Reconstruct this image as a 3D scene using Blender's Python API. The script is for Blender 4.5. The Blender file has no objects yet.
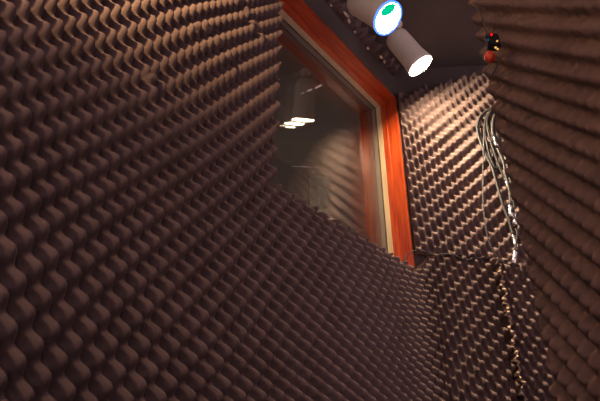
import bpy, bmesh, math, random
import numpy as np
from mathutils import Vector, Matrix

random.seed(7)
SC = bpy.context.scene
COL = SC.collection
S = 0.006                      # metres per layout unit
CAM_H = 0.35
def V(x, y, z): return Vector((x*S, y*S, z*S + CAM_H))

# ------------------------------------------------------------------ materials
def mat(name, col, rough=0.6, metal=0.0, spec=0.5):
    m = bpy.data.materials.new(name); m.use_nodes = True
    b = m.node_tree.nodes['Principled BSDF']
    b.inputs['Base Color'].default_value = (*col, 1)
    b.inputs['Roughness'].default_value = rough
    b.inputs['Metallic'].default_value = metal
    b.inputs['Specular IOR Level'].default_value = spec
    return m
def noisy(m, c1, c2, scale, stretch=(1, 1, 1), bump=0.0, bscale=None, detail=4.0):
    nt = m.node_tree; b = nt.nodes['Principled BSDF']
    tc = nt.nodes.new('ShaderNodeTexCoord'); mp = nt.nodes.new('ShaderNodeMapping')
    mp.inputs['Scale'].default_value = stretch
    nt.links.new(tc.outputs['Object'], mp.inputs['Vector'])
    n = nt.nodes.new('ShaderNodeTexNoise'); n.inputs['Scale'].default_value = scale
    n.inputs['Detail'].default_value = detail
    nt.links.new(mp.outputs[0], n.inputs['Vector'])
    r = nt.nodes.new('ShaderNodeValToRGB')
    r.color_ramp.elements[0].position = .3; r.color_ramp.elements[1].position = .7
    r.color_ramp.elements[0].color = (*c1, 1); r.color_ramp.elements[1].color = (*c2, 1)
    nt.links.new(n.outputs['Fac'], r.inputs[0]); nt.links.new(r.outputs[0], b.inputs['Base Color'])
    if bump:
        n2 = nt.nodes.new('ShaderNodeTexNoise'); n2.inputs['Scale'].default_value = bscale or scale
        n2.inputs['Detail'].default_value = 6
        nt.links.new(mp.outputs[0], n2.inputs['Vector'])
        bp = nt.nodes.new('ShaderNodeBump'); bp.inputs['Strength'].default_value = bump
        bp.inputs['Distance'].default_value = .002
        nt.links.new(n2.outputs['Fac'], bp.inputs['Height']); nt.links.new(bp.outputs[0], b.inputs['Normal'])
    return m
FOAM = noisy(mat('acoustic foam', (.1, .08, .07), 1.0, 0, .05), (.135, .093, .084), (.175, .122, .110), 9, bump=.25, bscale=900)
WALLM = noisy(mat('painted wall', (.1, .08, .075), .9, 0, .1), (.085, .068, .062), (.11, .09, .08), 6, bump=.1, bscale=300)
CEILM = noisy(mat('ceiling paint', (.1, .08, .07), .95, 0, .1), (.095, .078, .068), (.115, .093, .083), 5, bump=.1, bscale=300)
CEILP = noisy(mat('pale ceiling tile', (.4, .36, .32), .9, 0, .1), (.36, .32, .28), (.46, .42, .37), 5)
FLOORM = noisy(mat('carpet', (.05, .045, .045), 1, 0, 0), (.04, .035, .035), (.065, .055, .055), 60, bump=.5, bscale=500)
def wood(name, stretch):
    m = noisy(mat(name, (.5, .06, .01), .32, 0, .5), (.27, .020, .005), (.55, .085, .012), 7, stretch, bump=.12, bscale=14, detail=7)
    b = m.node_tree.nodes['Principled BSDF']; b.inputs['Coat Weight'].default_value = .35; b.inputs['Coat Roughness'].default_value = .2
    return m
WOOD_V = wood('orange stained wood upright', (9, 9, .8))
WOOD_H = wood('orange stained wood level', (.8, 9, 9))
CREAM = noisy(mat('cream stop', (.5, .38, .22), .5), (.42, .31, .17), (.58, .45, .27), 30, (1, 1, .1))
GASKET = mat('grey gasket', (.16, .14, .14), .5)
WHITE = noisy(mat('white lamp enamel', (.78, .72, .58), .4), (.74, .68, .54), (.80, .74, .60), 20)
DARKM = mat('dark metal', (.03, .03, .032), .4, .6)
CHROME = mat('nickel', (.75, .74, .72), .22, 1.0)
RUBBER = mat('black cable rubber', (.014, .013, .014), .55, 0, .3)
GREYC = mat('grey cable rubber', (.05, .046, .044), .55, 0, .35)
GLUE = noisy(mat('dried glue', (.6, .5, .4), .6), (.5, .38, .28), (.75, .66, .52), 80)
REDP = mat('red plastic', (.6, .05, .02), .35)
CLOTHD = mat('dull panel', (.22, .19, .17), .8)
def emis(name, col, strength):
    m = bpy.data.materials.new(name); m.use_nodes = True
    nt = m.node_tree; nt.nodes.clear()
    o = nt.nodes.new('ShaderNodeOutputMaterial'); e = nt.nodes.new('ShaderNodeEmission')
    e.inputs[0].default_value = (*col, 1); e.inputs[1].default_value = strength
    nt.links.new(e.outputs[0], o.inputs[0]); return m
LENS_W = emis('lamp lens warm', (1, .78, .52), 560)
LENS_B = emis('lamp lens cool', (1, .82, .58), 60)
LIT_EDGE = noisy(mat('lit foam edge', (.4, .28, .19), 1, 0, 0), (.30, .20, .13), (.5, .36, .25), 60)  # paler foam tone, paints the light caught by the cut edge
STREAK = emis('pink reflection glow', (1, .62, .58), .75)  # glow for the imitated reflections in the window
LENS_D = emis('lamp lens dim', (1, .8, .56), 8)
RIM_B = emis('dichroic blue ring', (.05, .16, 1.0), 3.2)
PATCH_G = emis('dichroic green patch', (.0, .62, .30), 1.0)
LED_R = emis('red indicator', (1, .0, .01), 1.6)
LED_A = emis('amber indicator', (1, .55, .15), .9)
LED_B = emis('blue indicator', (.05, .3, .5), .35)
# glass: clear with Fresnel reflection
def glass(f0=.045):
    m = bpy.data.materials.new('window glass'); m.use_nodes = True
    nt = m.node_tree; nt.nodes.clear()
    o = nt.nodes.new('ShaderNodeOutputMaterial'); mx = nt.nodes.new('ShaderNodeMixShader')
    t = nt.nodes.new('ShaderNodeBsdfTransparent'); t.inputs[0].default_value = (.97, .975, .96, 1)
    g = nt.nodes.new('ShaderNodeBsdfGlossy'); g.inputs['Roughness'].default_value = 0.0
    def mth(op, a, b=None):
        n = nt.nodes.new('ShaderNodeMath'); n.operation = op
        for i, v in enumerate((a, b)):
            if v is None: continue
            if isinstance(v, (int, float)): n.inputs[i].default_value = v
            else: nt.links.new(v, n.inputs[i])
        return n.outputs[0]
    ge = nt.nodes.new('ShaderNodeNewGeometry'); dp = nt.nodes.new('ShaderNodeVectorMath'); dp.operation = 'DOT_PRODUCT'
    nt.links.new(ge.outputs['Normal'], dp.inputs[0]); nt.links.new(ge.outputs['Incoming'], dp.inputs[1])
    fres = mth('ADD', mth('MULTIPLY', mth('POWER', mth('SUBTRACT', 1.0, mth('ABSOLUTE', dp.outputs['Value'])), 5.0), 1-f0), f0)
    nt.links.new(fres, mx.inputs[0]); nt.links.new(t.outputs[0], mx.inputs[1]); nt.links.new(g.outputs[0], mx.inputs[2])
    nt.links.new(mx.outputs[0], o.inputs[0]); return m
GLASS, GLASS_COATED = glass(), glass(.085)

# ------------------------------------------------------------------ helpers
def link_mesh(name, me, m, parent=None, smooth=False):
    o = bpy.data.objects.new(name, me); COL.objects.link(o)
    me.materials.append(m)
    if smooth:
        me.polygons.foreach_set('use_smooth', [True]*len(me.polygons))
    if parent: o.parent = parent; o.matrix_parent_inverse = Matrix.Translation(-parent.location) if False else Matrix.Identity(4)
    return o
def from_bm(name, bm, m, parent=None, smooth=False):
    me = bpy.data.meshes.new(name)
    bmesh.ops.recalc_face_normals(bm, faces=bm.faces[:])
    if parent is not None:                       # child meshes are stored relative to the thing's base
        bmesh.ops.translate(bm, verts=bm.verts[:], vec=-WORLD[parent])
    bm.to_mesh(me); bm.free()
    o = link_mesh(name, me, m, parent, smooth)
    WORLD[o] = Vector(WORLD[parent]) if parent is not None else Vector((0, 0, 0))
    return o
WORLD = {}
def tag(o, label, cat, group=None):
    o['label'] = label; o['category'] = cat
    if group: o['group'] = group
    return o
def thing(name, label, cat, loc, group=None):
    o = bpy.data.objects.new(name, None); COL.objects.link(o); o.location = loc
    o.empty_display_size = .05
    WORLD[o] = Vector(loc)
    return tag(o, label, cat, group)
def struct(o): o['kind'] = 'structure'; return o
def box_bm(p0, p1, bm=None, bevel=0.0):
    bm = bm or bmesh.new()
    a = V(*p0); b = V(*p1); c = (a+b)/2; d = b-a
    r = bmesh.ops.create_cube(bm, size=1, matrix=Matrix.Translation(c) @ Matrix.Diagonal((abs(d.x), abs(d.y), abs(d.z), 1)))
    if bevel:
        es = list({e for v in r['verts'] for e in v.link_edges})
        bmesh.ops.bevel(bm, geom=es, offset=bevel, segments=2, affect='EDGES', profile=.6)
    return bm
def frame_from(axis):
    z = Vector(axis).normalized()
    x = z.cross(Vector((0, 0, 1)))
    if x.length < 1e-4: x = Vector((1, 0, 0))
    x.normalize(); y = z.cross(x)
    return x, y, z
def lathe_bm(base, axis, prof, n=40, bm=None, cap0=True, cap1=True):
    """prof: list of (radius, distance along axis) in layout units; base in metres."""
    bm = bm or bmesh.new(); x, y, z = frame_from(axis); rings = []
    for r, d in prof:
        rings.append([bm.verts.new(base + z*d*S + (x*math.cos(2*math.pi*k/n) + y*math.sin(2*math.pi*k/n))*r*S) for k in range(n)])
    for i in range(len(rings)-1):
        for k in range(n):
            bm.faces.new((rings[i][k], rings[i][(k+1) % n], rings[i+1][(k+1) % n], rings[i+1][k]))
    if cap0: bm.faces.new(rings[0][::-1])
    if cap1: bm.faces.new(rings[-1])
    return bm
def spline(pts, sub=8):
    out = []; P = [pts[0]] + list(pts) + [pts[-1]]
    for i in range(1, len(P)-2):
        a, b, c, d = P[i-1], P[i], P[i+1], P[i+2]
        for k in range(sub):
            t = k/sub
            out.append(.5*((2*b) + (c-a)*t + (2*a-5*b+4*c-d)*t*t + (3*b-a-3*c+d)*t**3))
    out.append(P[-2]); return out
def tube_bm(pts, r, n=8, sub=8, bm=None):
    bm = bm or bmesh.new(); q = spline(pts, sub); rings = []
    up = Vector((.3, .2, .93))
    for i, p in enumerate(q):
        t = (q[min(i+1, len(q)-1)] - q[max(i-1, 0)]).normalized()
        x = t.cross(up); x = x.normalized() if x.length > 1e-3 else Vector((1, 0, 0)); y = t.cross(x)
        up = -x.cross(t) if False else up
        rings.append([bm.verts.new(p + (x*math.cos(2*math.pi*k/n) + y*math.sin(2*math.pi*k/n))*r*S) for k in range(n)])
    for i in range(len(rings)-1):
        for k in range(n):
            bm.faces.new((rings[i][k], rings[i][(k+1) % n], rings[i+1][(k+1) % n], rings[i+1][k]))
    bm.faces.new(rings[0][::-1]); bm.faces.new(rings[-1])
    return bm

# ------------------------------------------------------------------ egg-crate foam sheets
class Plan:
    """plan-view path (layout units) with straight runs and arcs; at(s) -> point, normal."""
    def __init__(self, start, heading, segs, side=1):
        self.q = []; x, y = start; h = heading; s = 0
        for kind, *a in segs:
            if kind == 'line':
                self.q.append(('line', s, s+a[0], x, y, h)); x += a[0]*math.cos(h); y += a[0]*math.sin(h); s += a[0]
            else:
                R, ang = a; L = R*abs(ang); sg = 1 if ang > 0 else -1
                self.q.append(('arc', s, s+L, x, y, h, R, sg))
                cx, cy = x - sg*R*math.sin(h), y + sg*R*math.cos(h)
                h2 = h + ang; x, y = cx + sg*R*math.sin(h2), cy - sg*R*math.cos(h2); h = h2; s += L
        self.L = s; self.side = side
    def at(self, s):
        for g in self.q:
            if s <= g[2] or g is self.q[-1]:
                t = s - g[1]; x, y, h = g[3:6]
                if g[0] == 'line': px, py, hh = x + t*math.cos(h), y + t*math.sin(h), h
                else:
                    R, sg = g[6:8]; hh = h + sg*t/R
                    cx, cy = x - sg*R*math.sin(h), y + sg*R*math.cos(h)
                    px, py = cx + sg*R*math.sin(hh), cy - sg*R*math.cos(hh)
                return px, py, math.sin(hh)*self.side, -math.cos(hh)*self.side     # normal to the right of travel
SHAPE = (.3, .4, .0, .2)
def foam_sheet(name, plan, s0, s1, z0, z1, a, c, step, mask=None, amp=8.0, base=2.0, phase=(0, 0), extra=None, m=None, ampf=lambda q: 1.0, shape=None, far=None, lift=0.0, warp=1.0, seed=1):
    W3, KT, BT, WU = shape or SHAPE
    pw = 1.0
    ns = int(round((s1-s0)/step)) + 1; nz = int(round((z1-z0)/step)) + 1
    s = np.linspace(s0, s1, ns); z = np.linspace(z0, z1, nz)
    P = np.array([plan.at(v) for v in s])
    SS, ZZ = np.meshgrid(s, z, indexing='ij')
    rng = np.random.RandomState(seed)
    wx = np.zeros_like(SS); wz = np.zeros_like(SS); wh = np.zeros_like(SS)
    for k in range(7):                                      # hand-laid sheets: lattice and thickness drift a little
        fx, fz = rng.uniform(-.05, .05, 2); p = rng.uniform(0, 6.28, 3)
        wx += .45*np.sin(fx*SS + fz*ZZ + p[0]); wz += .45*np.sin(fz*SS - fx*ZZ + p[1]); wh += .16*np.sin(1.6*fx*SS + 1.6*fz*ZZ + p[2])
    X = SS + warp*wx; Z = ZZ + warp*wz
    det = a[0]*c[1] - a[1]*c[0]
    u = (X*c[1] - Z*c[0])/det + phase[0]; v = (a[0]*Z - a[1]*X)/det + phase[1]
    if far is not None:                                     # the pattern changes along the sheet
        f = far(SS); W3 = W3*(1-f); WU = WU*(1-f); pw = 1 + .5*f
    g = (1+WU)*np.cos(2*np.pi*u) + (1-WU)*np.cos(2*np.pi*v) + W3*np.cos(2*np.pi*(u-v))
    lo, hi = np.tanh(KT*(-1.7-BT)), np.tanh(KT*(2+W3-BT)); g = np.clip((np.tanh(KT*(g-BT)) - lo)/(hi-lo), 0, 1)**pw   # broad round tops
    H = base + amp*g*ampf(SS) + warp*wh + lift
    if extra is not None: H = extra(SS, ZZ, H)
    FX = P[:, 0][:, None] + P[:, 2][:, None]*H; FY = P[:, 1][:, None] + P[:, 3][:, None]*H
    co = np.stack([FX*S, FY*S, ZZ*S + CAM_H], -1).reshape(-1, 3)
    bo = np.stack([np.repeat(P[:, 0][:, None], nz, 1)*S, np.repeat(P[:, 1][:, None], nz, 1)*S, ZZ*S + CAM_H], -1).reshape(-1, 3)
    sc = .5*(s[:-1] + s[1:]); zc = .5*(z[:-1] + z[1:])
    M = np.ones((ns-1, nz-1), bool) if mask is None else mask(*np.meshgrid(sc, zc, indexing='ij'))
    idx = np.arange(ns*nz).reshape(ns, nz)
    q = np.stack([idx[:-1, :-1], idx[1:, :-1], idx[1:, 1:], idx[:-1, 1:]], -1)[M]
    Mp = np.pad(M, 1)
    sk = []
    I, J = np.nonzero(M)
    for di, dj, e in ((-1, 0, (3, 0)), (1, 0, (1, 2)), (0, -1, (0, 1)), (0, 1, (2, 3))):
        b = ~Mp[I+1+di, J+1+dj]
        qq = np.stack([idx[:-1, :-1], idx[1:, :-1], idx[1:, 1:], idx[:-1, 1:]], -1)[I[b], J[b]]
        sk.append(np.stack([qq[:, e[1]], qq[:, e[0]]], -1))
    sk = np.concatenate(sk)
    N = ns*nz
    skq = np.stack([sk[:, 0], sk[:, 1], sk[:, 1]+N, sk[:, 0]+N], -1)
    bq = q[:, ::-1] + N                                     # flat back against the wall
    faces = np.concatenate([q, skq, bq]); verts = np.concatenate([co, bo])
    used = np.unique(faces); re = np.full(2*N, -1, np.int64); re[used] = np.arange(len(used))
    verts = verts[used]; faces = re[faces]
    me = bpy.data.meshes.new(name)
    me.vertices.add(len(verts)); me.vertices.foreach_set('co', verts.astype(np.float32).ravel())
    me.loops.add(faces.size); me.loops.foreach_set('vertex_index', faces.astype(np.int32).ravel())
    me.polygons.add(len(faces)); me.polygons.foreach_set('loop_start', (np.arange(len(faces))*4).astype(np.int32))
    sm = np.ones(len(faces), bool); sm[len(q):len(q)+len(skq)] = False
    me.polygons.foreach_set('use_smooth', sm)
    me.update(calc_edges=True); me.validate()
    return link_mesh(name, me, m or FOAM)

FLOOR = -58.0; CEIL = 364.0
WY = 173.0                                  # face of the window wall
TH = math.atan2(-.835, .55)                 # heading of the far wall in plan
CX = 386.0                                  # corner of the two walls
WX0, WX1, WZ0, WZ1 = 176.0, 384.0, 128.0, 325.0     # outside of the window lining
fd = Vector((math.cos(TH), math.sin(TH))); fn = Vector((math.sin(TH), -math.cos(TH)))   # along, and towards the room

# ---- setting
def quad_prism(name, pts, z0, z1, m):       # plan polygon pulled up
    bm = bmesh.new()
    lo = [bm.verts.new(V(x, y, z0)) for x, y in pts]; hi = [bm.verts.new(V(x, y, z1)) for x, y in pts]
    n = len(pts)
    for i in range(n): bm.faces.new((lo[i], lo[(i+1) % n], hi[(i+1) % n], hi[i]))
    bm.faces.new(lo[::-1]); bm.faces.new(hi)
    return struct(from_bm(name, bm, m))
LX = -60.0
bm = box_bm((-380, WY, FLOOR), (WX0, WY+42, CEIL))
box_bm((WX1, WY, FLOOR), (CX+10, WY+42, CEIL), bm)
box_bm((WX0, WY, FLOOR), (WX1, WY+42, WZ0), bm); box_bm((WX0, WY, WZ1), (WX1, WY+42, CEIL), bm)
struct(from_bm('wall_left', bm, WALLM))
fe = (CX + fd.x*330, WY + fd.y*330)
quad_prism('wall_back', [(CX, WY), fe, (fe[0]-fn.x*14, fe[1]-fn.y*14), (CX-fn.x*14+4, WY-fn.y*14+6)], FLOOR, CEIL, WALLM)
quad_prism('floor', [(-380, -150), (1300, -150), (1300, 420), (-380, 420)], FLOOR-6, FLOOR, FLOORM)
quad_prism('ceiling', [(-380, -150), (1300, -150), (1300, WY+20), (-380, WY+20)], CEIL, CEIL+8, CEILM)
quad_prism('ceiling_beyond', [(-380, WY+20), (1300, WY+20), (1300, 420), (-380, 420)], CEIL, CEIL+8, CEILP)
quad_prism('wall_beyond', [(60, 383), (1300, 383), (1300, 393), (60, 393)], FLOOR, CEIL, CLOTHD)

# ---- window
win = bpy.data.objects.new('window_1', None); COL.objects.link(win); win.location = V(WX0, WY, WZ0); WORLD[win] = Vector(win.location); struct(win)
T = 3.0; Y0, Y1 = 172.9, 215.0
bev = .004
from_bm('frame_head', box_bm((WX0, Y0, WZ1-T), (WX1, Y1, WZ1), bevel=bev), WOOD_H, win)
from_bm('frame_sill', box_bm((WX0, Y0, WZ0), (WX1, Y1, WZ0+T), bevel=bev), WOOD_H, win)
from_bm('frame_jamb', box_bm((WX1-T, Y0, WZ0+T), (WX1, Y1, WZ1-T), bevel=bev), WOOD_V, win)
from_bm('frame_jamb', box_bm((WX0, Y0, WZ0+T), (WX0+T, Y1, WZ1-T), bevel=bev), WOOD_V, win)
# inner wooden bead, cream stop and gasket that run round the opening
def ring(name, y0, y1, t, m_h, m_v, inset=0):
    x0, x1, z0, z1 = WX0+T+inset, WX1-T-inset, WZ0+T+inset, WZ1-T-inset
    from_bm(name, box_bm((x0, y0, z1-t), (x1, y1, z1), bevel=.0015), m_h, win)
    from_bm(name, box_bm((x0, y0, z0), (x1, y1, z0+t), bevel=.0015), m_h, win)
    from_bm(name, box_bm((x1-t, y0, z0+t), (x1, y1, z1-t), bevel=.0015), m_v, win)
    from_bm(name, box_bm((x0, y0, z0+t), (x0+t, y1, z1-t), bevel=.0015), m_v, win)
ring('wooden_bead', 184, 189.5, 1.6, WOOD_H, WOOD_V)
ring('glazing_stop', 189.5, 194.4, 2.2, CREAM, CREAM)
for i, gy in enumerate((194.6, 199.9, 205.2)):
    from_bm('glass_pane', box_bm((WX0+T+.2, gy, WZ0+T+.2), (WX1-T-.2, gy+.9, WZ1-T-.2)), GLASS if i else GLASS_COATED, win)
    if i < 2: ring('glazing_gasket', gy+1.0, gy+5.2, 2.2, GASKET, GASKET)

# ---- foam on the walls
A_, C_ = (4.4, 5.2), (5.0, -8.6)
R = 30.0; ang = TH; tl = R*math.tan(abs(ang)/2)
leftrun = CX - tl - LX
planL = Plan((LX, WY-.3), 0.0, [('line', leftrun), ('arc', R, ang), ('line', 200.0)])
sc_corner = leftrun + R*abs(ang)
SEAM_S = sc_corner - tl + 66.0              # where the lower sheet stops on the back wall
EDGE_X = 192.0 - LX
def seam_z(t): return 155 - .0018*np.clip(t, 0, 120)**2     # the back wall's level joint sags to the right
def maskL(s, z):
    tb = s - (sc_corner - tl)
    low = z < np.where(tb < -6, 139.5 - .01*(s-EDGE_X), np.minimum(seam_z(tb) - .3, 139 + .9*(tb+6)))
    return low | (s < EDGE_X + .02*(z-140) - 2)
nubs = [(153.1, 252.8), (158.8, 248.3), (165.6, 242.8), (173.4, 238.0), (123.7, 206.1), (131.1, 210.6), (139.9, 207.1), (146.7, 201.0), (102.4, 156.0)]
def nubsL(s, z, H):
    for x, zz in nubs:
        r2 = ((s - (x-LX))/3.0)**2 + ((z-zz)/2.6)**2
        H = np.maximum(H, 9.6*np.clip(1.25 - r2*.8, 0, 1)**.5)
    return H
o = foam_sheet('acoustic_foam_sheet', planL, 60.0, SEAM_S, -40.0, CEIL-1, A_, C_, .8, maskL, extra=nubsL, far=lambda q: np.clip((q-leftrun+10)/40, 0, 1), ampf=lambda q: 1 + .25*np.clip((q-leftrun+20)/50, 0, 1), seed=3)
tag(o, 'large brown egg crate foam sheet covering the left wall and bending round below the window', 'acoustic foam', 'egg crate foam sheets on the walls')

planB = Plan((CX + fn.x*.3, WY + fn.y*.3), TH, [('line', 330.0)])
def maskU(s, z): return (z > seam_z(s) + .3) & (z < 326 + .25*np.clip(s, 0, 120) + 2*np.sin(s*.5))
def holeU(s, z, H):                          # torn away where the cable comes out of the joint
    r2 = ((s-18)/9.0)**2 + ((z-154)/6.0)**2
    return np.where(r2 < 1, np.minimum(H, 2.0 + 4*r2), H)
o = foam_sheet('acoustic_foam_sheet', planB, .4, 230.0, 90.0, 361.0, (5.0, 4.3), (5.6, -9.3), .8, maskU, extra=holeU, amp=8.5, shape=(0, .4, 0, 0), seed=5)
tag(o, 'brown foam brightly lit on the back wall right of the window, behind the cables', 'acoustic foam', 'egg crate foam sheets on the walls')
def edge_s(z): return 64.6 + .9*np.sin(z*.55) + .7*np.sin(z*1.3+1)
def rimR(s, z, H):                           # pinched, ragged lip along the upright joint
    d = s - edge_s(z)
    return np.where(d < 1.6 + .7*np.sin(z*.9), np.maximum(H, 14.6 + 2.0*np.sin(z*.37+2) + 1.0*np.sin(z*1.7)), H)
def maskR(s, z): return (z < seam_z(s) - .3) & (s > edge_s(z))
o = foam_sheet('acoustic_foam_sheet', planB, 62.0, 230.0, -40.0, 156.0, A_, C_, .8, maskR, phase=(.3, .6), amp=9.5, far=lambda q: 1.0 + 0*q, extra=rimR, seed=8, lift=2.6)
tag(o, 'brown foam sheet low on the back wall, right of the ragged upright joint', 'acoustic foam', 'egg crate foam sheets on the walls')
# strip above the window
planT = Plan((WX0-4, WY-.3), 0.0, [('line', 215.0)])
o = foam_sheet('acoustic_foam_strip', planT, 22, 207, 350.0, CEIL-.6, A_, C_, .7, lambda s, z: z > 351.5 + .9*np.sin(s*.75), amp=7.0, seed=9)
tag(o, 'narrow foam strip with zigzag edge above the window head, dried glue on it', 'acoustic foam', 'egg crate foam sheets on the walls')
FSTRIP = o; WORLD[o] = Vector((0, 0, 0))

# ------------------------------------------------------------------ camera
F = 505.0; P = math.radians(27); A = math.radians(37.7)
view = Vector((math.cos(A)*math.cos(P), math.sin(A)*math.cos(P), math.sin(P)))
right = Vector((math.sin(A), -math.cos(A), 0)); up = right.cross(view)
cam = bpy.data.cameras.new('camera'); co = bpy.data.objects.new('camera', cam); COL.objects.link(co)
M = Matrix((right, up, -view)).transposed().to_4x4(); M.translation = (0, 0, CAM_H); co.matrix_world = M
cam.sensor_width = 36; cam.lens = F/600*36; cam.clip_start = .01
SC.camera = co
def ray(px, py): return (view*F + right*(px-300) + up*(200.5-py))
def on_back(px, py, off):                    # point on a plane parallel to the back wall, off units into the room
    r = ray(px, py); n = Vector((fn.x, fn.y, 0)); p = Vector((CX, WY, 0)) + n*off
    k = p.dot(n)/r.dot(n); q = r*k; return V(q.x, q.y, q.z)

# ---- glue blobs on the strip
def blob(px, py, sx, sz, y):
    sx *= 1.35; sz *= 1.35
    r = ray(px, py); q = r*(y/r.y)
    bm = bmesh.new(); bmesh.ops.create_icosphere(bm, subdivisions=3, radius=1)
    for v in bm.verts:
        k = 1 + .3*math.sin(v.co.x*4+px) * math.cos(v.co.z*5+py)
        v.co = V(q.x + v.co.x*sx*k, q.y + v.co.y*1.1, q.z + v.co.z*sz*k)
    o = from_bm('glue_blob', bm, GLUE, FSTRIP, True); o['label'] = 'pale dried glue'
for b in ((346, 14.5, 3.0, .9, 165), (349, 21, 1.2, 1.5, 165), (331, 5.5, 1.0, .8, 165), (355, 32, 1.0, .6, 165), (368, 48.5, 1.2, .8, 165), (381, 57, 1.9, 1.0, 165), (384.3, 61.5, .8, 1.6, 165)):
    blob(*b)

# ------------------------------------------------------------------ spotlights
def lamp(face, axis, label, blue):
    axis = Vector(axis).normalized()
    Lh = 43.0; r = 12.4
    t = thing('ceiling_spotlight', label, 'spotlight', face - axis*Lh*S, 'white can spotlights under the ceiling')
    prof = [(0.6, .0), (4, .15), (7.6, 1.0), (9.6, 2.8), (10.6, 5.4), (10.9, 9), (11.0, 26), (11.3, 32), (12.2, 39), (12.6, Lh), (12.1, Lh+.3), (11.6, Lh-.4), (11.0, Lh-3)]
    from_bm('lamp_housing', lathe_bm(face - axis*Lh*S, axis, prof, 48, cap1=False), WHITE, t, True)
    ln = from_bm('lens', lathe_bm(face - axis*.5*S, axis, [(11.3, -1.0), (11.3, 0), (8, .5), (3, .8), (.3, .85)], 48), LENS_B if blue else LENS_W, t, True)
    if not blue and face.y > 0 and face.x < 1.0: ln.data.materials[0] = LENS_D
    if blue:
        x, y, z = frame_from(axis)
        bm = lathe_bm(face - axis*.5*S, axis, [(11.7, .0), (11.7, .85), (12.3, 1.0), (12.95, .6), (12.95, -.6), (12.7, -.6)], 48)
        o = from_bm('lens_ring', bm, RIM_B, t, True); o['label'] = 'blue glowing lens ring'
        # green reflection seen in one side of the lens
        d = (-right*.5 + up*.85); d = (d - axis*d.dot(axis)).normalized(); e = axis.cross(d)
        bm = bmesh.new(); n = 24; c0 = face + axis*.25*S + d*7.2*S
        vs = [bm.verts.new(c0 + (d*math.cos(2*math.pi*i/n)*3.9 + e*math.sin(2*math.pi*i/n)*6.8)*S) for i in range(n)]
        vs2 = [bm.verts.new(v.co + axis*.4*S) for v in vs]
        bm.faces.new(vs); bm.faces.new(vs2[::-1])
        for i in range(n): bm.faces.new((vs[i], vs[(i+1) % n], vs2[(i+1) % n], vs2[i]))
        o = from_bm('lens_patch', bm, PATCH_G, t); o['label'] = 'green reflection patch on the lens'
    # swivel, stem and ceiling plate
    back = face - axis*(Lh-7)*S + Vector((0, 0, 10.4*S))
    cz = CEIL*S + CAM_H
    top = Vector((back.x, back.y, cz))
    from_bm('stem', lathe_bm(back - Vector((0, 0, 1.5*S)), (0, 0, 1), [(1.2, 0), (1.2, (cz-back.z)/S+1.3)], 16), DARKM, t, True)
    from_bm('ceiling_plate', lathe_bm(top - Vector((0, 0, 1.6*S)), (0, 0, 1), [(5.5, 0), (6, .4), (6, 1.5)], 32), WHITE, t)
    return face, axis
def from_view(px, py, k, ax):
    q = ray(px, py)*k
    return V(q.x, q.y, q.z), right*ax[0] + up*ax[1] - view*ax[2]
f2, a2 = lamp(*from_view(420.5, 66, .90, (.50, -.78, .36)), 'white can spotlight with plain white lens, the one nearer the back wall', False)
f1, a1 = lamp(*from_view(388.3, 18.5, .745, (.52, -.58, .63)), 'white can spotlight with blue rimmed lens and green patch, at the top edge', True)
p3 = V(-300, 72, 300); d3 = Vector((math.cos(.68), math.sin(.68), -.10))
f3, a3 = lamp(p3, d3, 'white can spotlight under the ceiling behind the viewer, aimed along the left wall', False)
sp = bpy.data.lights.new('spot_beam', 'SPOT'); so = bpy.data.objects.new('spot_beam', sp); COL.objects.link(so)
so.location = f3 + a3*1.2*S; so.rotation_mode = 'QUATERNION'; so.rotation_quaternion = a3.to_track_quat('-Z', 'Y')
sp.energy = 14000; sp.spot_size = math.radians(61); sp.spot_blend = 1; sp.color = (1, .64, .32); sp.shadow_soft_size = .05

s2 = bpy.data.lights.new('lamp_beam', 'SPOT'); o2 = bpy.data.objects.new('lamp_beam', s2); COL.objects.link(o2)
o2.location = f2 + a2*1.2*S; o2.rotation_mode = 'QUATERNION'; o2.rotation_quaternion = a2.to_track_quat('-Z', 'Y')
s2.energy = 150; s2.spot_size = math.radians(92); s2.spot_blend = 1; s2.color = (1, .80, .56); s2.shadow_soft_size = .045
f4, a4 = lamp(V(-335, 30, 302), Vector((math.cos(.50), math.sin(.50), -.55)), 'white can spotlight behind the viewer, aimed low at the left wall', False)
s4 = bpy.data.lights.new('spot_beam', 'SPOT'); o4 = bpy.data.objects.new('spot_beam', s4); COL.objects.link(o4)
o4.location = f4 + a4*1.2*S; o4.rotation_mode = 'QUATERNION'; o4.rotation_quaternion = a4.to_track_quat('-Z', 'Y')
s4.energy = 140; s4.spot_size = math.radians(52); s4.spot_blend = 1; s4.color = (1, .66, .46); s4.shadow_soft_size = .12
# ------------------------------------------------------------------ foam covered partition at the right
hd = Vector((math.cos(A), math.sin(A))); rt = Vector((right.x, right.y))
D0, LAT = 156.0, 78.0
wa = A + math.radians(5.8)
wd = Vector((math.cos(wa), math.sin(wa))); wn = Vector((-wd.y, wd.x))      # along the right wall, and towards the room
e0 = hd*D0 + rt*LAT                          # far end of the right wall, room face
def wp(along, out): p = e0 + wd*along + wn*out; return (p.x, p.y)
quad_prism('wall_right', [wp(-.6, -.3), wp(-260, -.3), wp(-260, -10), wp(-.6, -10)], FLOOR, CEIL, WALLM)
planR = Plan(wp(-200, 0), wa, [('line', 200.0)], side=-1)
o = foam_sheet('acoustic_foam_sheet', planR, 80.0, 200.0, -57.0, CEIL-1, (3.1, 3.41), (3.04, -5.83), .6, lambda s, z: s < 199.2 + .5*np.sin(z*.4), seed=12, amp=4.0, base=2.3, shape=(0, .3, 0, -.12))
tag(o, 'dark unlit foam sheet close by on the right wall, ending in a wavy cut edge', 'acoustic foam', 'egg crate foam sheets on the walls')

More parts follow.
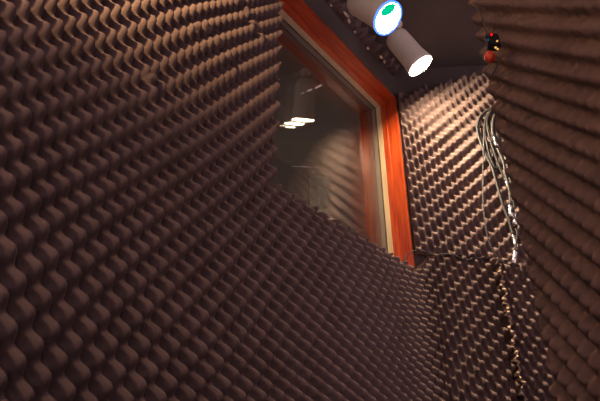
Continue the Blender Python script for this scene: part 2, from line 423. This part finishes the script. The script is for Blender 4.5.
# ------------------------------------------------------------------ cables on the back wall
def cable(pts, r, m, label, plugs=(), off=13, group='cables hung beside the partition'):
    P3 = [on_back(x, y, off + (d[0] if d else 0)) for x, y, *d in pts]
    t = thing('audio_cable', label, 'cable', P3[0], group)
    from_bm('cable_lead', tube_bm(P3, r), m, t, True)
    for i in plugs:
        e = P3[i]; d = (P3[i] - P3[i-1 if i else 1]).normalized()
        pl = from_bm('plug', lathe_bm(e - d*1.0*S, d, [(.9, 0), (1.6, .6), (1.7, 2), (1.7, 7), (1.9, 7.2), (1.9, 11), (1.5, 11.4)], 20), CHROME, t, True)
        pl['label'] = 'silver plug'
        from_bm('plug_boot', lathe_bm(e - d*4.0*S, d, [(.9, 0), (1.3, 3.4)], 16), RUBBER, pl, True)
hk = on_back(497, 107, 11)
t = thing('cable_hook', 'dark metal hook on the back wall carrying the cables', 'hook', on_back(497, 107, 1))
from_bm('hook_arm', tube_bm([on_back(497, 106, 1), on_back(497, 106, 12), on_back(497, 105, 18), on_back(497, 100, 20)], .8), DARKM, t, True)
from_bm('hook_plate', lathe_bm(on_back(497, 106, .4), (fn.x, fn.y, 0), [(3, 0), (3, .8)], 20), DARKM, t)
cable([(499, 106), (489, 112), (484.5, 124), (483.5, 145), (483, 175), (483, 200), (485.5, 226), (490, 245), (498, 258), (508, 264), (515, 260), (518, 248)], .55, GREYC, 'thin grey cable hanging in one long loose loop, leftmost of the hung cables')
cable([(500, 105), (483, 113), (477, 126), (480, 142), (486, 156), (492, 168), (497, 186), (503, 206), (509, 222), (513, 236)], .95, GREYC, 'grey cable curving out left from the hook then slanting down to a plug', (-1,), 12)
cable([(500, 106), (490, 113), (487, 124), (490, 140), (494, 152), (499, 166), (506, 182)], 1.0, RUBBER, 'black cable with a silver plug halfway down the partition edge', (-1,), 14)
cable([(501, 107), (494, 116), (492, 130), (494, 137)], 1.0, GREYC, 'short grey cable end with a silver plug just below the hook', (-1,), 17)
cable([(501, 107), (496, 114), (495, 128), (499, 142), (504, 152), (507, 166), (511, 186), (513, 202), (514, 214)], .95, GREYC, 'grey cable running close along the partition edge', (-1,), 15)
cable([(502, 108), (497, 118), (500, 128), (503, 140), (506, 150)], 1.0, RUBBER, 'short black cable end with a silver plug beside the partition edge', (-1,), 17)
cable([(481, 118), (479, 132), (483, 150), (490, 160), (494, 148), (492, 130), (486, 116), (481, 118)], .9, RUBBER, 'black cable coiled in a small oval below the hook', (), 11)
cable([(515, 216), (517, 232), (516, 244), (515, 252)], .8, RUBBER, 'black cable end with a silver plug at the bottom of the bundle', (-1,), 14)
cable([(500, 106), (486, 112), (479, 124), (482, 141), (489, 158), (496, 176), (501, 196), (507, 214), (511, 230), (515, 240)], .9, RUBBER, 'black cable slanting down beside the grey plugged cable to the bottom of the bundle', (), 10.5)
cable([(501, 106), (493, 120), (494, 136), (498, 150), (503, 162), (505, 174), (509, 190), (510, 206)], .9, GREYC, 'grey cable with a silver plug ending two thirds down the bundle', (-1,), 16)
cable([(500, 107), (488, 116), (485, 130), (487, 146), (491, 160), (496, 168), (500, 160), (497, 144), (492, 126), (498, 110)], .85, RUBBER, 'black cable in a long narrow loop in the middle of the bundle', (), 12.5)
# lone cable out of the torn joint under the window corner
cable([(402, 272, 10), (402.5, 264, 10), (406, 257, 9), (412, 252), (420, 250.5), (428, 252.5), (436, 255), (446, 254), (456, 256), (466, 260), (474, 258), (484, 259)], .55, RUBBER, 'thin black cable looping out of the torn foam joint below the window corner', (), 9.5, None)

# ragged lip along the upright joint, painted pale as if lit, a part of the right-hand sheet
RS = bpy.data.objects['acoustic_foam_sheet.002']; WORLD[RS] = Vector((0, 0, 0))
bm = bmesh.new(); ring_prev = None
for i in range(150):
    z = 138 - i*.62; sx = 64.9 + .9*math.sin(z*.55) + .5*math.sin(z*1.3+1)
    wv = .35 + .55*abs(math.sin(z*.41)) + .5*max(0, math.sin(z*.9+1)) + random.uniform(0, .35)
    hh = 14.2 + 1.6*math.sin(z*.37+2) + 1.0*math.sin(z*1.7)
    c2 = Vector((CX + fd.x*sx + fn.x*hh, WY + fd.y*sx + fn.y*hh))
    rg = [bm.verts.new(V(c2.x + fd.x*du*wv + fn.x*dn, c2.y + fd.y*du*wv + fn.y*dn, z)) for du, dn in ((-1, .1), (-.5, 1.1), (.5, 1.3), (1, .2), (0, -1.5))]
    if ring_prev:
        for k in range(5): bm.faces.new((ring_prev[k], ring_prev[(k+1) % 5], rg[(k+1) % 5], rg[k]))
    else: bm.faces.new(rg[::-1])
    ring_prev = rg
bm.faces.new(ring_prev)
tl_ = from_bm('lit_edge', bm, LIT_EDGE, RS); tl_['label'] = 'ragged cut edge painted pale as if lit'
# small device with lights behind the partition edge
def at_d(px, py, d):
    r = ray(px, py); h = r.x*hd.x + r.y*hd.y; q = r*(d/h); return V(q.x, q.y, q.z)
DD = 133.0
t = thing('indicator_box', 'small black box with red and amber lights and a red plug at the partition edge', 'device', at_d(491, 45, DD))
c = at_d(492.5, 42, DD)
bm = bmesh.new(); hx = Vector((rt.x, rt.y, 0)); hy = Vector((hd.x, hd.y, 0))
rot = Matrix((hx, hy, Vector((0, 0, 1)))).transposed().to_4x4(); rot.translation = c
bmesh.ops.create_cube(bm, size=1, matrix=rot @ Matrix.Diagonal((4.6*S, 3*S, 6.5*S, 1)))
bmesh.ops.bevel(bm, geom=bm.edges[:], offset=.004, segments=2, affect='EDGES')
from_bm('device_body', bm, DARKM, t)
def ball(px, py, r, m, name, lab=None, sz=1, d=-3.2):
    bm = bmesh.new(); bmesh.ops.create_uvsphere(bm, u_segments=14, v_segments=10, radius=r*S)
    for v in bm.verts: v.co.z *= sz
    bmesh.ops.translate(bm, verts=bm.verts[:], vec=at_d(px, py, DD+d))
    o = from_bm(name, bm, m, t, True)
    if lab: o['label'] = lab
ball(491.5, 34.5, .42, LED_R, 'indicator_light', 'red light')
ball(497.2, 41, .34, LED_A, 'indicator_light', 'amber light'); ball(495.6, 47.5, .40, LED_A, 'indicator_light', 'amber light')
ball(497.6, 49, .36, LED_A, 'indicator_light', 'amber light'); ball(488, 40, .34, LED_B, 'indicator_light', 'blue light')
ball(489.8, 57.0, 1.9, REDP, 'plug_head', 'red rounded plug', 1.25, -2)
from_bm('device_lead', tube_bm([at_d(493, 37, DD), at_d(488, 41, DD-2), at_d(487, 50, DD-2.5), at_d(490, 58, DD-2), at_d(497, 62, DD-1), at_d(497, 66, DD), at_d(491, 76, DD+1)], .35), GREYC, t, True)
from_bm('device_cord', tube_bm([at_d(473, 2, DD), at_d(480, 12, DD), at_d(485, 28, DD), at_d(490, 38, DD)], .3), GREYC, t, True)

# ------------------------------------------------------------------ things in the room beyond the glass
def beyond(px, py, y):
    r = ray(px, py); q = r*(y/r.y); return V(q.x, q.y, q.z)
b0 = beyond(309, 200, 330); b0.z = FLOOR*S + CAM_H
t = thing('microphone_stand', 'thin metal boom microphone stand seen dimly through the window', 'microphone stand', b0)
from_bm('stand_pole', tube_bm([b0 + Vector((0, 0, .02)), beyond(308.5, 168, 330)], .9, sub=2), CHROME, t, True)
from_bm('stand_boom', tube_bm([beyond(288, 165.5, 330), beyond(328, 168, 330)], .8, sub=2), CHROME, t, True)
from_bm('stand_base', lathe_bm(b0, (0, 0, 1), [(22, 0), (22, 1.5), (3, 4), (1.2, 5)], 32), DARKM, t)

lb = bpy.data.lights.new('beyond_fill', 'POINT'); lo = bpy.data.objects.new('beyond_fill', lb); COL.objects.link(lo)
lo.location = V(470, 290, 200); lb.energy = 2.2; lb.color = (1, .8, .62); lb.shadow_soft_size = .15  # added fill without a fixture, brightens the room beyond the glass
def on_ceiling(px, py):
    q = ray(px, py); q = q*((CEIL-1.2)/q.z); return V(q.x, q.y, q.z)
t = thing('reflection_streaks', 'three short pinkish glowing bars in line, imitating reflections in the window glass', 'reflection', on_ceiling(313, 89))  # glowing bars added in place of lamp reflections in the panes
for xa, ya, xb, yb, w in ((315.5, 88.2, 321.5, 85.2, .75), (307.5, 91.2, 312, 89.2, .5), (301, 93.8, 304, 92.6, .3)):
    from_bm('streak_bar', tube_bm([on_ceiling(xa, ya), on_ceiling(xb, yb)], w, sub=2), STREAK, t)
# ------------------------------------------------------------------ light and view
w = bpy.data.worlds.new('world'); SC.world = w; w.use_nodes = True
bg = w.node_tree.nodes['Background']; bg.inputs[0].default_value = (1.0, .70, .80, 1); bg.inputs[1].default_value = .85
SC.view_settings.view_transform = 'Standard'; SC.view_settings.look = 'None'
SC.view_settings.exposure = 0; SC.view_settings.gamma = 1; SC.view_settings.use_curve_mapping = False
